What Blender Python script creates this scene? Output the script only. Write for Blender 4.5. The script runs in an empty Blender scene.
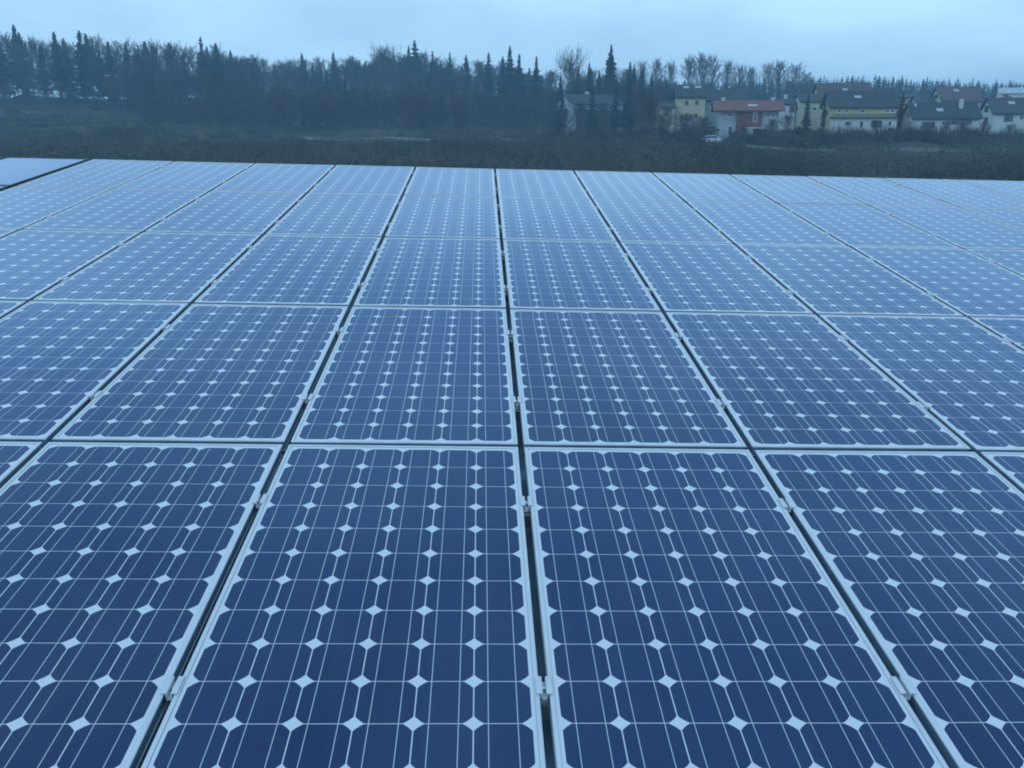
import bpy, math, random
import numpy as np
from mathutils import Matrix, Vector
random.seed(7)
rs = np.random.default_rng(11)
R = math.radians
C = bpy.context.scene.collection
sc = bpy.context.scene
PI = math.pi

# ------------------------------------------------------------------ camera
F = 886.1
PITCH = math.atan((384 - 125) / F)
CP, SP = math.cos(PITCH), math.sin(PITCH)
CAM = Vector((0, 0, 9.0))
cd = bpy.data.cameras.new('camera')
cd.sensor_width = 36; cd.lens = 36 * F / 1024; cd.clip_start = .05; cd.clip_end = 6000
cam = bpy.data.objects.new('camera', cd); C.objects.link(cam)
RW = Matrix.Rotation(PI / 2 - PITCH, 4, 'X')
cam.matrix_world = Matrix.Translation(CAM) @ RW
sc.camera = cam

def ray(px, py):
    a, b = (px - 512) / F, (384 - py) / F
    return Vector((a, CP + b * SP, b * CP - SP))
def at(px, py, Y):
    d = ray(px, py)
    return CAM + d * (Y / d.y)

# ------------------------------------------------------------------ materials
def mat(name, col, rough=.8, metal=0., noise=None, spec=.5, bump=0.):
    m = bpy.data.materials.new(name); m.use_nodes = True
    nt = m.node_tree; b = nt.nodes['Principled BSDF']
    b.inputs['Base Color'].default_value = (*col, 1)
    b.inputs['Roughness'].default_value = rough
    b.inputs['Metallic'].default_value = metal
    b.inputs['Specular IOR Level'].default_value = spec
    if noise:
        scale, amount = noise[:2]
        tc = nt.nodes.new('ShaderNodeTexCoord'); n = nt.nodes.new('ShaderNodeTexNoise')
        n.inputs['Scale'].default_value = scale; n.inputs['Detail'].default_value = 5
        nt.links.new(tc.outputs['Object'], n.inputs['Vector'])
        mr = nt.nodes.new('ShaderNodeMapRange')
        mr.inputs[1].default_value = .3; mr.inputs[2].default_value = .7
        mr.inputs[3].default_value = 1 - amount; mr.inputs[4].default_value = 1 + amount
        nt.links.new(n.outputs[0], mr.inputs[0])
        vm = nt.nodes.new('ShaderNodeVectorMath'); vm.operation = 'SCALE'
        vm.inputs[0].default_value = col
        nt.links.new(mr.outputs[0], vm.inputs['Scale'])
        nt.links.new(vm.outputs[0], b.inputs['Base Color'])
        if bump:
            bp = nt.nodes.new('ShaderNodeBump'); bp.inputs['Strength'].default_value = bump
            nt.links.new(n.outputs[0], bp.inputs['Height']); nt.links.new(bp.outputs[0], b.inputs['Normal'])
    return m
def varied(m, amount=.3):
    """multiply base colour by a per-object random factor"""
    nt = m.node_tree; b = nt.nodes['Principled BSDF']
    oi = nt.nodes.new('ShaderNodeObjectInfo'); mr = nt.nodes.new('ShaderNodeMapRange')
    mr.inputs[3].default_value = 1 - amount; mr.inputs[4].default_value = 1 + amount
    nt.links.new(oi.outputs['Random'], mr.inputs[0])
    vm = nt.nodes.new('ShaderNodeVectorMath'); vm.operation = 'SCALE'
    s = b.inputs['Base Color']
    if s.is_linked: nt.links.new(s.links[0].from_socket, vm.inputs[0])
    else: vm.inputs[0].default_value = tuple(s.default_value)[:3]
    nt.links.new(mr.outputs[0], vm.inputs['Scale'])
    nt.links.new(vm.outputs[0], s)
    return m

PW, PL, CX, CY = .805, 1.632, .1278, .1317     # module width, length, cell pitch
PU, PV = .828, 1.6572                 # grid pitch across / along

def laminate_material(name, cell_col, back_col, line_col, plain=False):
    m = bpy.data.materials.new(name); m.use_nodes = True
    nt = m.node_tree; N = nt.nodes; L = nt.links; b = N['Principled BSDF']
    def M(op, a, c=None, clamp=False):
        n = N.new('ShaderNodeMath'); n.operation = op; n.use_clamp = clamp
        for i, v in enumerate((a, c)):
            if v is None: continue
            if isinstance(v, (int, float)): n.inputs[i].default_value = v
            else: L.new(v, n.inputs[i])
        return n.outputs[0]
    def mix(f, a, c):
        n = N.new('ShaderNodeMix'); n.data_type = 'RGBA'
        L.new(f, n.inputs[0])
        for i, v in ((6, a), (7, c)):
            if isinstance(v, tuple): n.inputs[i].default_value = (*v, 1)
            else: L.new(v, n.inputs[i])
        return n.outputs[2]
    tc = N.new('ShaderNodeTexCoord'); sp = N.new('ShaderNodeSeparateXYZ')
    L.new(tc.outputs['Object'], sp.inputs[0])
    x, y = sp.outputs[0], sp.outputs[1]
    cx = M('ADD', M('DIVIDE', x, CX), 3.0)
    cy = M('ADD', M('DIVIDE', y, CY), 6.0)
    dx = M('MULTIPLY', M('SUBTRACT', M('FRACT', cx), .5), CX)
    dy = M('MULTIPLY', M('SUBTRACT', M('FRACT', cy), .5), CY)
    ax, ay = M('ABSOLUTE', dx), M('ABSOLUTE', dy)
    r = M('SQRT', M('ADD', M('MULTIPLY', dx, dx), M('MULTIPLY', dy, dy)))
    inx = M('LESS_THAN', M('ABSOLUTE', x), CX * 3)
    iny = M('LESS_THAN', M('ABSOLUTE', y), CY * 6)
    area = M('MULTIPLY', inx, iny)
    cell = M('MULTIPLY', M('MULTIPLY', M('LESS_THAN', ax, .0626), M('LESS_THAN', ay, .0649)), M('LESS_THAN', r, .0768))
    cell = M('MULTIPLY', cell, area)
    bus = M('LESS_THAN', M('ABSOLUTE', M('SUBTRACT', ax, .0318)), .00085)
    bus = M('MULTIPLY', bus, M('MULTIPLY', inx, M('LESS_THAN', M('ABSOLUTE', y), CY * 6 - .004)))
    # per-cell variation
    cv = N.new('ShaderNodeCombineXYZ'); L.new(M('FLOOR', cx), cv.inputs[0]); L.new(M('FLOOR', cy), cv.inputs[1])
    oi = N.new('ShaderNodeObjectInfo'); L.new(M('MULTIPLY', oi.outputs['Random'], 57.0), cv.inputs[2])
    wn = N.new('ShaderNodeTexWhiteNoise'); L.new(cv.outputs[0], wn.inputs['Vector'])
    var = M('ADD', M('MULTIPLY', wn.outputs['Value'], .12), .94)
    pv = M('ADD', M('MULTIPLY', oi.outputs['Random'], .3), .85)
    vs = N.new('ShaderNodeVectorMath'); vs.operation = 'SCALE'; vs.inputs[0].default_value = cell_col
    L.new(M('MULTIPLY', var, pv), vs.inputs['Scale'])
    # dust film and runs towards the lower edge: real wear with its own shape
    mp = N.new('ShaderNodeMapping'); mp.inputs['Scale'].default_value = (7, 1.1, 1)
    ge = N.new('ShaderNodeNewGeometry')
    L.new(tc.outputs['Object'], mp.inputs[0])
    off = N.new('ShaderNodeVectorMath'); off.operation = 'ADD'; L.new(mp.outputs[0], off.inputs[0])
    cv2 = N.new('ShaderNodeCombineXYZ'); L.new(M('MULTIPLY', oi.outputs['Random'], 31.0), cv2.inputs[2]); L.new(cv2.outputs[0], off.inputs[1])
    nz = N.new('ShaderNodeTexNoise'); nz.inputs['Scale'].default_value = 2.2; nz.inputs['Detail'].default_value = 6; nz.inputs['Roughness'].default_value = .62
    L.new(off.outputs[0], nz.inputs['Vector'])
    dust = M('MULTIPLY', M('SUBTRACT', nz.outputs[0], .38, clamp=True), .08)
    edge = M('MULTIPLY', M('ADD', M('DIVIDE', y, -PL), -.38, clamp=True), .22)
    dust = M('ADD', dust, edge)
    seal = M('MAXIMUM', M('GREATER_THAN', M('ABSOLUTE', x), PW / 2 - .0115), M('GREATER_THAN', M('ABSOLUTE', y), PL / 2 - .0115))
    col = mix(cell, back_col, vs.outputs[0])
    if not plain:
        col = mix(bus, col, line_col)
    col = mix(dust, col, (.30, .31, .32))
    col = mix(seal, col, (.05, .055, .06))
    L.new(col, b.inputs['Base Color'])
    b.inputs['IOR'].default_value = 1.42
    # nitride-coated silicon mirrors the sky blue under the glass; the backsheet does not
    L.new(M('MULTIPLY', M('MULTIPLY', M('MAXIMUM', cell, 1.0 if plain else 0.0), M('SUBTRACT', 1.0, M('MULTIPLY', bus, 0.0 if plain else 1.0))), .92), b.inputs['Metallic'])
    b.inputs['Specular Tint'].default_value = (.52, .72, 1, 1)
    L.new(M('ADD', M('MULTIPLY', nz.outputs[0], .10), .10), b.inputs['Roughness'])
    b.inputs['Coat Weight'].default_value = .62; b.inputs['Coat IOR'].default_value = 1.42
    b.inputs['Coat Roughness'].default_value = .08
    # faint texture of the rolled solar glass
    n2 = N.new('ShaderNodeTexNoise'); n2.inputs['Scale'].default_value = 5; n2.inputs['Detail'].default_value = 2
    L.new(off.outputs[0], n2.inputs['Vector'])
    bp = N.new('ShaderNodeBump'); bp.inputs['Strength'].default_value = .10; bp.inputs['Distance'].default_value = .004
    L.new(n2.outputs[0], bp.inputs['Height']); L.new(bp.outputs[0], b.inputs['Normal']); L.new(bp.outputs[0], b.inputs['Coat Normal'])
    return m

M_LAM = laminate_material('cell_laminate', (.009, .030, .092), (.58, .585, .63), (.48, .53, .58))
M_PLAIN = laminate_material('plain_laminate', (.011, .042, .13), (.011, .042, .13), (.1, .1, .1), plain=True)
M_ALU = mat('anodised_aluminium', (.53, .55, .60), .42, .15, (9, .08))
M_SIDE = mat('frame_side_painted_shade', (.13, .21, .30), .6, .1, (9, .2))  # same aluminium, with the shade of the panel gaps painted in as dark blue
M_ALU_D = mat('mill_aluminium', (.45, .46, .47), .38, .7, (14, .12))
M_STEEL = mat('bolt_steel', (.5, .5, .5), .3, .9)
M_ROOF = mat('blue_roof_sheet', (.20, .34, .48), .6, 0, (6, .35))
M_RENDERWALL = mat('hall_wall', (.45, .45, .43), .8, 0, (3, .1))

def wallm(n, c): return mat(n, c, .9, 0, (.8, .10))
M_W = {'white': wallm('white_render', (.54, .54, .52)), 'cream': wallm('cream_render', (.44, .41, .31)),
       'yellow': wallm('yellow_render', (.42, .38, .19)), 'ochre': wallm('ochre_render', (.48, .40, .27)),
       'red': wallm('red_boarding', (.15, .05, .045)), 'grey': wallm('grey_render', (.33, .35, .37)),
       'pink': wallm('pink_render', (.48, .30, .24))}
def roofm(n, c, sc_=3.2):
    m = mat(n, c, .85, 0, (1.3, .25))
    nt = m.node_tree; b = nt.nodes['Principled BSDF']
    tc = nt.nodes.new('ShaderNodeTexCoord'); w = nt.nodes.new('ShaderNodeTexWave'); w.bands_direction = 'Z'
    w.inputs['Scale'].default_value = sc_; w.inputs['Distortion'].default_value = .4
    nt.links.new(tc.outputs['Object'], w.inputs['Vector'])
    bp = nt.nodes.new('ShaderNodeBump'); bp.inputs['Strength'].default_value = .8; bp.inputs['Distance'].default_value = .05
    nt.links.new(w.outputs['Fac'], bp.inputs['Height']); nt.links.new(bp.outputs[0], b.inputs['Normal'])
    return m
M_R = {'dark': roofm('dark_tiles', (.045, .042, .045)), 'brown': roofm('brown_tiles', (.085, .058, .05)),
       'red': roofm('red_tiles', (.17, .06, .045)), 'pale': roofm('pale_sheet_roof', (.38, .42, .46)),
       'char': roofm('charcoal_tiles', (.03, .032, .038))}
M_FRAME = mat('window_frame_white', (.66, .66, .64), .5)
M_TRIM = mat('dark_timber', (.05, .04, .035), .8)
M_PANE = mat('window_pane', (.02, .025, .03), .08, 0, None, .8)
M_SKYL = mat('skylight_glass', (.25, .28, .3), .05, .0, None, 1.0)
M_BRICK = mat('chimney_brick', (.20, .10, .07), .9, 0, (5, .3))
M_CHIMW = mat('chimney_render', (.5, .5, .48), .9)
M_NEEDLE = varied(mat('spruce_needles', (.022, .036, .02), .9, 0, (.5, .4), .2), .3)
M_PINE = varied(mat('pine_needles', (.03, .045, .026), .9, 0, (.5, .4), .2), .3)
M_BARK = mat('bark', (.07, .055, .045), .95, 0, (2, .3), .2)
M_TWIG = varied(mat('bare_twigs', (.075, .06, .048), .95, 0, (.6, .3), .2), .35)
M_SCRUB = mat('scrub_twigs', (.082, .078, .064), .95, 0, (.06, .5), .2)
M_EVERG = varied(mat('evergreen_leaves', (.03, .045, .022), .8, 0, (.8, .3), .3), .3)
M_ROAD = mat('asphalt', (.16, .16, .16), .9, 0, (1, .15))
M_CARW = mat('white_car_paint', (.66, .67, .68), .25)
M_CARG = mat('car_glass', (.02, .02, .025), .05)
M_TYRE = mat('tyre_rubber', (.02, .02, .02), .9)
M_POSTW = mat('white_post', (.72, .72, .7), .6)
M_STEELG = mat('galvanised_steel', (.42, .44, .46), .5, .6)

def ground_material():
    m = bpy.data.materials.new('meadow_ground'); m.use_nodes = True
    nt = m.node_tree; N = nt.nodes; L = nt.links; b = N['Principled BSDF']
    tc = N.new('ShaderNodeTexCoord')
    def noise(s, d=6):
        n = N.new('ShaderNodeTexNoise'); n.inputs['Scale'].default_value = s; n.inputs['Detail'].default_value = d
        L.new(tc.outputs['Object'], n.inputs['Vector']); return n
    a, c = noise(.035), noise(.6)
    r = N.new('ShaderNodeValToRGB'); L.new(a.outputs[0], r.inputs[0])
    r.color_ramp.elements[0].position = .35; r.color_ramp.elements[0].color = (.026, .032, .014, 1)
    r.color_ramp.elements[1].position = .68; r.color_ramp.elements[1].color = (.085, .075, .038, 1)
    e = r.color_ramp.elements.new(.5); e.color = (.045, .046, .022, 1)
    mr = N.new('ShaderNodeMapRange'); mr.inputs[1].default_value = .3; mr.inputs[2].default_value = .7; mr.inputs[3].default_value = .6; mr.inputs[4].default_value = 1.4
    L.new(c.outputs[0], mr.inputs[0])
    v = N.new('ShaderNodeVectorMath'); v.operation = 'SCALE'; L.new(r.outputs[0], v.inputs[0]); L.new(mr.outputs[0], v.inputs['Scale'])
    L.new(v.outputs[0], b.inputs['Base Color']); b.inputs['Roughness'].default_value = 1; b.inputs['Specular IOR Level'].default_value = .1
    bp = N.new('ShaderNodeBump'); bp.inputs['Distance'].default_value = .4; L.new(c.outputs[0], bp.inputs['Height']); L.new(bp.outputs[0], b.inputs['Normal'])
    return m
M_GROUND = ground_material()

# ------------------------------------------------------------------ mesh helpers
class MB:
    def __init__(s): s.v = []; s.f = []; s.m = []
    def add(s, vs, fs, mi=0):
        n = len(s.v); s.v += [tuple(p) for p in vs]
        for f in fs: s.f.append(tuple(i + n for i in f)); s.m.append(mi)
    def box(s, x0, x1, y0, y1, z0, z1, mi=0):
        s.add([(x0,y0,z0),(x1,y0,z0),(x1,y1,z0),(x0,y1,z0),(x0,y0,z1),(x1,y0,z1),(x1,y1,z1),(x0,y1,z1)],
              [(0,3,2,1),(4,5,6,7),(0,1,5,4),(1,2,6,5),(2,3,7,6),(3,0,4,7)], mi)
    def tube(s, p, q, r0, r1, n=4, mi=0, cap=True):
        p, q = Vector(p), Vector(q); d = (q - p)
        if d.length < 1e-6: return
        d.normalize(); u = d.orthogonal().normalized(); w = d.cross(u)
        vs = []
        for c, r in ((p, r0), (q, r1)):
            for k in range(n):
                a = 2 * PI * k / n
                vs.append(c + (u * math.cos(a) + w * math.sin(a)) * r)
        fs = [(k, (k + 1) % n, n + (k + 1) % n, n + k) for k in range(n)]
        if cap: fs += [tuple(range(n))[::-1], tuple(range(n, 2 * n))]
        s.add(vs, fs, mi)
    def mesh(s, name, mats, smooth=False):
        me = bpy.data.meshes.new(name); me.from_pydata(s.v, [], s.f)
        for m in (mats if isinstance(mats, (list, tuple)) else [mats]): me.materials.append(m)
        me.polygons.foreach_set('material_index', s.m)
        if smooth: me.polygons.foreach_set('use_smooth', [True] * len(s.f))
        me.update(); return me
    def build(s, name, mats, parent=None, smooth=False):
        return link(name, s.mesh(name, mats, smooth), parent)
def link(name, me, parent=None):
    o = bpy.data.objects.new(name, me); C.objects.link(o)
    if parent: o.parent = parent
    return o
def bevel(o, w=.002, seg=1):
    md = o.modifiers.new('bevel', 'BEVEL'); md.width = w; md.segments = seg; md.limit_method = 'ANGLE'
def tag(o, label=None, cat=None, group=None, kind=None):
    for k, v in (('label', label), ('category', cat), ('group', group), ('kind', kind)):
        if v: o[k] = v
    return o
def empty(name, loc, rz=0):
    o = bpy.data.objects.new(name, None); C.objects.link(o); o.location = loc; o.rotation_euler = (0, 0, rz)
    o.empty_display_size = .2
    return o
def copy_tree(o, parent=None):
    c = o.copy(); C.objects.link(c)
    if parent: c.parent = parent
    for ch in KIDS.get(o.name, []): copy_tree(ch, c)
    return c
KIDS = {}

# ------------------------------------------------------------------ panel plane -> world
def rod(r):
    r = np.array(r); th = np.linalg.norm(r); k = r / th
    K = np.array([[0, -k[2], k[1]], [k[2], 0, -k[0]], [-k[1], k[0], 0]])
    return np.eye(3) + math.sin(th) * K + (1 - math.cos(th)) * K @ K
RP = rod((-1.1874591616741592, 0.04340531004736273, 0.011764216462308187))
MP = Matrix([list(RP[i]) + [t] for i, t in enumerate((0.0322176, -0.2186406, -3.1575004))] + [[0, 0, 0, 1]])
PLANE = Matrix.Translation(CAM) @ RW @ MP      # roof plane coordinates (x across, y up the slope, z normal) -> world

# solar panel prototype -------------------------------------------------
def frame_mesh():
    mb = MB(); w, l, t = PW / 2, PL / 2, .011
    prof = lambda i, z: [(-w + i, -l + i, z), (w - i, -l + i, z), (w - i, l - i, z), (-w + i, l - i, z)]
    rings = [prof(.004, -.040), prof(.004, -.006), prof(0, -.005), prof(0, -.0012), prof(.0012, 0), prof(t - .001, 0), prof(t, -.001), prof(t, -.006)]
    vs = [p for r in rings for p in r]; fs = []
    for r in range(len(rings) - 1):
        for k in range(4):
            a, b = r * 4 + k, r * 4 + (k + 1) % 4
            fs.append((a, b, b + 4, a + 4))
    mb.add(vs, fs)
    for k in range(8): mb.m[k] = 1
    for s in (-1, 1):   # lower inner flange seen from the side
        mb.box(*sorted((s * w - s * .001, s * (w - .03))), -l + .002, l - .002, -.040, -.038)
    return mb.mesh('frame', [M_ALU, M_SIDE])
def lam_mesh(m):
    mb = MB(); w, l = PW / 2 - .0095, PL / 2 - .0095
    mb.box(-w, w, -l, l, -.0075, -.003)
    return mb.mesh('laminate', m)
FRM, LAM, LAMP = frame_mesh(), lam_mesh(M_LAM), lam_mesh(M_PLAIN)
M_ALUDK = mat('dark_anodised_frame', (.10, .11, .13), .4, .4)
FRMD = FRM.copy(); FRMD.materials[0] = M_ALUDK; FRMD.materials[1] = M_ALUDK

ROWN = ['nearest', 'second', 'middle', 'fourth', 'farthest']
ORD = ['first', 'second', 'third', 'fourth', 'fifth', 'sixth', 'seventh', 'eighth', 'ninth', 'tenth', 'eleventh', 'twelfth', 'thirteenth']
ROWTXT = {-1: 'nearest row', 0: 'second row from the front', 1: 'middle row', 2: 'second row from the back', 3: 'backmost row'}
def vis(u, v):
    w = PLANE @ Vector((u, v, 0)) - CAM
    cz = w.y * CP - w.z * SP
    cx = w.x; cy = w.y * SP + w.z * CP
    if cz < .2: return None
    return 512 + F * cx / cz, 384 - F * cy / cz
def in_view(u0, u1, v0, v1, m=0):
    pts = [vis(u0 + (u1 - u0) * i / 8, v0 + (v1 - v0) * j / 8) for i in range(9) for j in range(9)]
    return sum(1 for p in pts if p and -m < p[0] < 1024 + m and -m < p[1] < 768 + m) > 0
def place(o, u, v, z=0., jit=True):
    a = [random.gauss(0, .0009), random.gauss(0, .002), random.gauss(0, .002)] if jit else (0, 0, 0)
    o.matrix_world = PLANE @ Matrix.Translation((u, v, z + (random.uniform(-.0004, .0004) if jit else 0))) @ Matrix.Rotation(a[0], 4, 'X') @ Matrix.Rotation(a[1], 4, 'Y') @ Matrix.Rotation(a[2] * .4, 4, 'Z')
def make_panel(frm, lam):
    p = empty('solar_panel', (0, 0, 0))
    a = link('frame', frm, p); b = link('laminate', lam, p)
    KIDS[p.name] = [a, b]
    return p
LEFT_GAP = .05
first = None
cells = {}
for row in range(-1, 4):
    cols = [c for c in range(-5, 9) if in_view(c * PU, (c + 1) * PU, row * PV, (row + 1) * PV)]
    for n, c in enumerate(cols):
        if first is None: first = p = make_panel(FRM, LAM)
        else: p = copy_tree(first)
        place(p, (c + .5) * PU, (row + .5) * PV)
        k = len(cols)
        o = 'leftmost' if n == 0 else 'rightmost' if n == k - 1 else ORD[n] + ' from the left'
        tag(p, f'gridded blue solar panel, {o} in the {ROWTXT[row]}', 'solar panel', 'framed solar panels laid in a grid on the roof')
        cells[(c, row)] = o
# plain panels beyond the wide gap at the far left
fp = None
for n, (c, row, txt) in enumerate(((-6, 3, 'plain blue panel without visible cells, behind the wide dark gap at the far left'),
                               (-6, 2, 'sliver of plain panel in front of the plain one beyond the wide dark gap'),
                               (-7, 3, 'plain panel cut by the left photo edge at the back corner of the array'))):
    if fp is None: fp = p = make_panel(FRMD, LAMP)
    else: p = copy_tree(fp)
    place(p, (c + .5) * PU - LEFT_GAP - (.03 if c == -7 else 0), (row + .5) * PV + .03, .0)
    tag(p, txt, 'solar panel', 'plain dark-framed panels beyond the wide gap')

# clamps --------------------------------------------------------------------
def clamp_meshes():
    mb = MB(); g, L_ = .011, .028
    t = .0035
    for s in (-1, 1):
        mb.box(*sorted((s * (g - .0035), s * (g + .0070))), -L_, L_, .0006, .0006 + t)
        mb.box(*sorted((s * (g - .0035), s * (g - .0065))), -L_, L_, -.016, .0006 + t - .0004)
    mb.box(-g + .0064, g - .0064, -L_, L_, -.016, -.013)
    a = mb.mesh('clamp_plate', M_ALU)
    mb = MB(); mb.tube((0, 0, -.0128), (0, 0, -.0045), .0052, .0052, 6)
    mb.tube((0, 0, -.0128), (0, 0, -.0115), .0062, .0062, 14)
    b = mb.mesh('bolt', M_STEEL)
    return a, b
CA, CB = clamp_meshes()
cf = None
FR = (.250, .757)
for row in range(-1, 4):
    for u in range(-4, 8):
        for h, fr in enumerate(FR):
            v = (row + fr) * PV
            q = vis(u * PU, v)
            if not q or not (4 < q[0] < 1020 and q[1] < 764): continue
            if cf is None:
                cf = p = empty('panel_clamp', (0, 0, 0)); KIDS[p.name] = [link('clamp_plate', CA, p), link('bolt', CB, p)]
            else: p = copy_tree(cf)
            x = u * PU - (LEFT_GAP / 2 if u == -5 else 0)
            place(p, x, v, 0, False)
            if u == -5: p.matrix_world = p.matrix_world @ Matrix.Diagonal((3.4, 1.6, 1, 1))
            right = cells.get((u, row))
            if right: who = f'left edge of the {right} panel'
            else: who = f'right edge of the {cells.get((u - 1, row), "last")} panel'
            who = who.replace(' from the left', '')
            near = 'nearer' if h == 0 else 'farther'
            rr = {-1: 'nearest row', 0: 'second row', 1: 'middle row', 2: 'fourth row', 3: 'backmost row'}[row]
            tag(p, f'{near} metal clamp on the {who}, {rr}', 'clamp', 'metal clamps in the gaps between panels')
# rails -----------------------------------------------------------------------
for row in range(-1, 4):
    for h, fr in enumerate(FR):
        mb = MB(); v = (row + fr) * PV
        x0, x1 = -7.2 * PU, 8.2 * PU
        mb.box(x0, x1, -.019, .019, -.081, -.045)
        for s in (-1, 1): mb.box(x0, x1, *sorted((s * .019, s * .007)), -.045, -.0415)
        o = mb.build('mounting_rail', M_ALU_D)
        o.matrix_world = PLANE @ Matrix.Translation((0, v, 0))
        rr = {-1: 'nearest row', 0: 'second row', 1: 'middle row', 2: 'fourth row', 3: 'backmost row'}[row]
        tag(o, f'aluminium mounting rail under the {"nearer" if h == 0 else "farther"} half of the {rr} of panels', 'rail', 'mounting rails under the panels')

# the hall that carries the array ---------------------------------------------
hall = empty('hall_building', (0, 0, 0))
tag(hall, 'hall whose dark blue roof shows in the gaps beneath the solar panels', 'building')
mb = MB()
def P3(u, v, z): return PLANE @ Vector((u, v, z))
U0, U1, V0, V1 = -14, 14, -3.2, 4 * PV + .06
# trapezoidal roof sheet running up the slope
n = 112; top = []; vs = []
for i in range(n + 1):
    u = U0 + (U1 - U0) * i / n
    zz = -.115 if i % 4 in (0, 1) else -.15
    vs += [P3(u, V0, zz), P3(u, V1, zz)]
mb.add(vs, [(2 * i, 2 * i + 2, 2 * i + 3, 2 * i + 1) for i in range(n)])
c = [P3(U0, V0, -.17), P3(U1, V0, -.17), P3(U1, V1, -.17), P3(U0, V1, -.17)]
d = [p.copy() for p in c]
for p in d: p.z -= .12
mb.add(c + d, [(0, 1, 2, 3), (7, 6, 5, 4), (0, 4, 5, 1), (1, 5, 6, 2), (2, 6, 7, 3), (3, 7, 4, 0)])
mb.build('roof', M_ROOF, hall)
mb = MB(); c = [P3(U0 + .4, V0 + .3, -.3), P3(U1 - .4, V0 + .3, -.3), P3(U1 - .4, V1 - .3, -.3), P3(U0 + .4, V1 - .3, -.3)]
d = [Vector((p.x, p.y, -.5)) for p in c]
mb.add(c + d, [(0, 1, 2, 3), (7, 6, 5, 4), (0, 4, 5, 1), (1, 5, 6, 2), (2, 6, 7, 3), (3, 7, 4, 0)])
mb.build('wall', M_RENDERWALL, hall)

# ------------------------------------------------------------------ terrain
PROF = [
 (-60,  [(60, 205), (100, 176), (150, 150), (200, 126), (240, 110), (275, 100), (340, 99), (500, 108), (900, 116)]),
 (200,  [(60, 205), (100, 176), (150, 150), (200, 130), (240, 116), (280, 104), (340, 98), (500, 104), (900, 114)]),
 (380,  [(60, 205), (100, 176), (150, 148), (200, 135), (240, 120), (300, 96), (360, 88), (500, 94), (900, 108)]),
 (560,  [(60, 205), (100, 176), (150, 148), (200, 134), (240, 122), (300, 104), (360, 98), (500, 100), (900, 108)]),
 (720,  [(60, 205), (100, 178), (140, 152), (165, 138), (200, 127), (260, 115), (400, 108), (500, 106), (900, 112)]),
 (1080, [(60, 205), (100, 178), (140, 152), (165, 137), (200, 125), (260, 113), (400, 106), (500, 104), (900, 112)])]
YS = np.array([0, 30, 45, 60, 80, 100, 120, 140, 150, 165, 180, 200, 220, 240, 260, 275, 300, 340, 400, 500, 700, 900, 1500, 3000.])
def slope(py):
    b = (384 - py) / F
    return (b * CP - SP) / (CP + b * SP)
TT, ZZ = [], []
for px, tab in PROF:
    TT.append((px - 512) / F * CP)
    ys = [y for y, _ in tab]; pz = [9 + y * slope(p) for y, p in tab]
    row_ = []
    for Y in YS:
        if Y < 60: z = pz[0] * max(0, (Y - 25) / 35)
        else: z = float(np.interp(Y, ys, pz))
        row_.append(z)
    ZZ.append(row_)
TT = np.array(TT); ZZ = np.array(ZZ)
def ground(x, y):
    x = np.asarray(x, float); y = np.asarray(y, float)
    t = np.clip(x / np.maximum(y, 40.), TT[0], TT[-1])
    zs = np.stack([np.interp(y, YS, ZZ[k]) for k in range(len(TT))])
    out = np.zeros_like(zs[0])
    for k in range(len(TT) - 1):
        w = (t - TT[k]) / (TT[k + 1] - TT[k]); s = (w >= 0) & (w <= 1)
        w = w * w * (3 - 2 * w)
        out = np.where(s, zs[k] * (1 - w) + zs[k + 1] * w, out)
    out = out + np.where(y > 60, .35 * np.sin(x * .09 + y * .05) + .2 * np.sin(x * .23 - y * .17), 0)
    return out
def gz(x, y): return float(ground(np.array([x]), np.array([y]))[0])
xs = np.concatenate([np.linspace(-3000, -500, 8), np.linspace(-450, 450, 181), np.linspace(500, 3000, 8)])
ys = np.concatenate([np.linspace(-600, -20, 8), np.linspace(0, 520, 131), np.linspace(560, 1200, 12), [1500, 2000, 3000, 4500]])
GX, GY = np.meshgrid(xs, ys)
GZ = ground(GX.ravel(), GY.ravel())
v = np.stack([GX.ravel(), GY.ravel(), GZ], 1); nx = len(xs); ny = len(ys)
f = [(j * nx + i, j * nx + i + 1, (j + 1) * nx + i + 1, (j + 1) * nx + i) for j in range(ny - 1) for i in range(nx - 1)]
me = bpy.data.meshes.new('ground'); me.from_pydata(v.tolist(), [], f); me.materials.append(M_GROUND)
me.polygons.foreach_set('use_smooth', [True] * len(f)); me.update()
tag(link('ground', me), kind='structure')

# lane on the slope (pale line below the wood and below the houses)
def drape(name, pts, w, m, lift=.12):
    mb = MB(); vs = []
    P = []
    for a, b in zip(pts[:-1], pts[1:]):
        for k in range(16): P.append((a[0] + (b[0] - a[0]) * k / 16, a[1] + (b[1] - a[1]) * k / 16))
    P.append(pts[-1])
    for x, y in P:
        z = max(gz(x, y - w / 2), gz(x, y + w / 2)) + lift
        vs += [(x, y - w / 2, z), (x, y + w / 2, z), (x, y - w / 2 - .3, z - .5), (x, y + w / 2 + .3, z - .5)]
    fs = []
    for i in range(len(P) - 1):
        a = i * 4
        fs += [(a, a + 4, a + 5, a + 1), (a + 2, a + 6, a + 4, a), (a + 1, a + 5, a + 7, a + 3)]
    mb.add(vs, fs); o = mb.build(name, m, None, True); return tag(o, kind='structure')
def xy(px, Y): return ((px - 512) / F * CP * Y, Y)
drape('road', [xy(240, 190), xy(380, 178), xy(520, 168), xy(640, 160), xy(760, 150), xy(900, 142), xy(1100, 138)], 3.6, M_ROAD)

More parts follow.
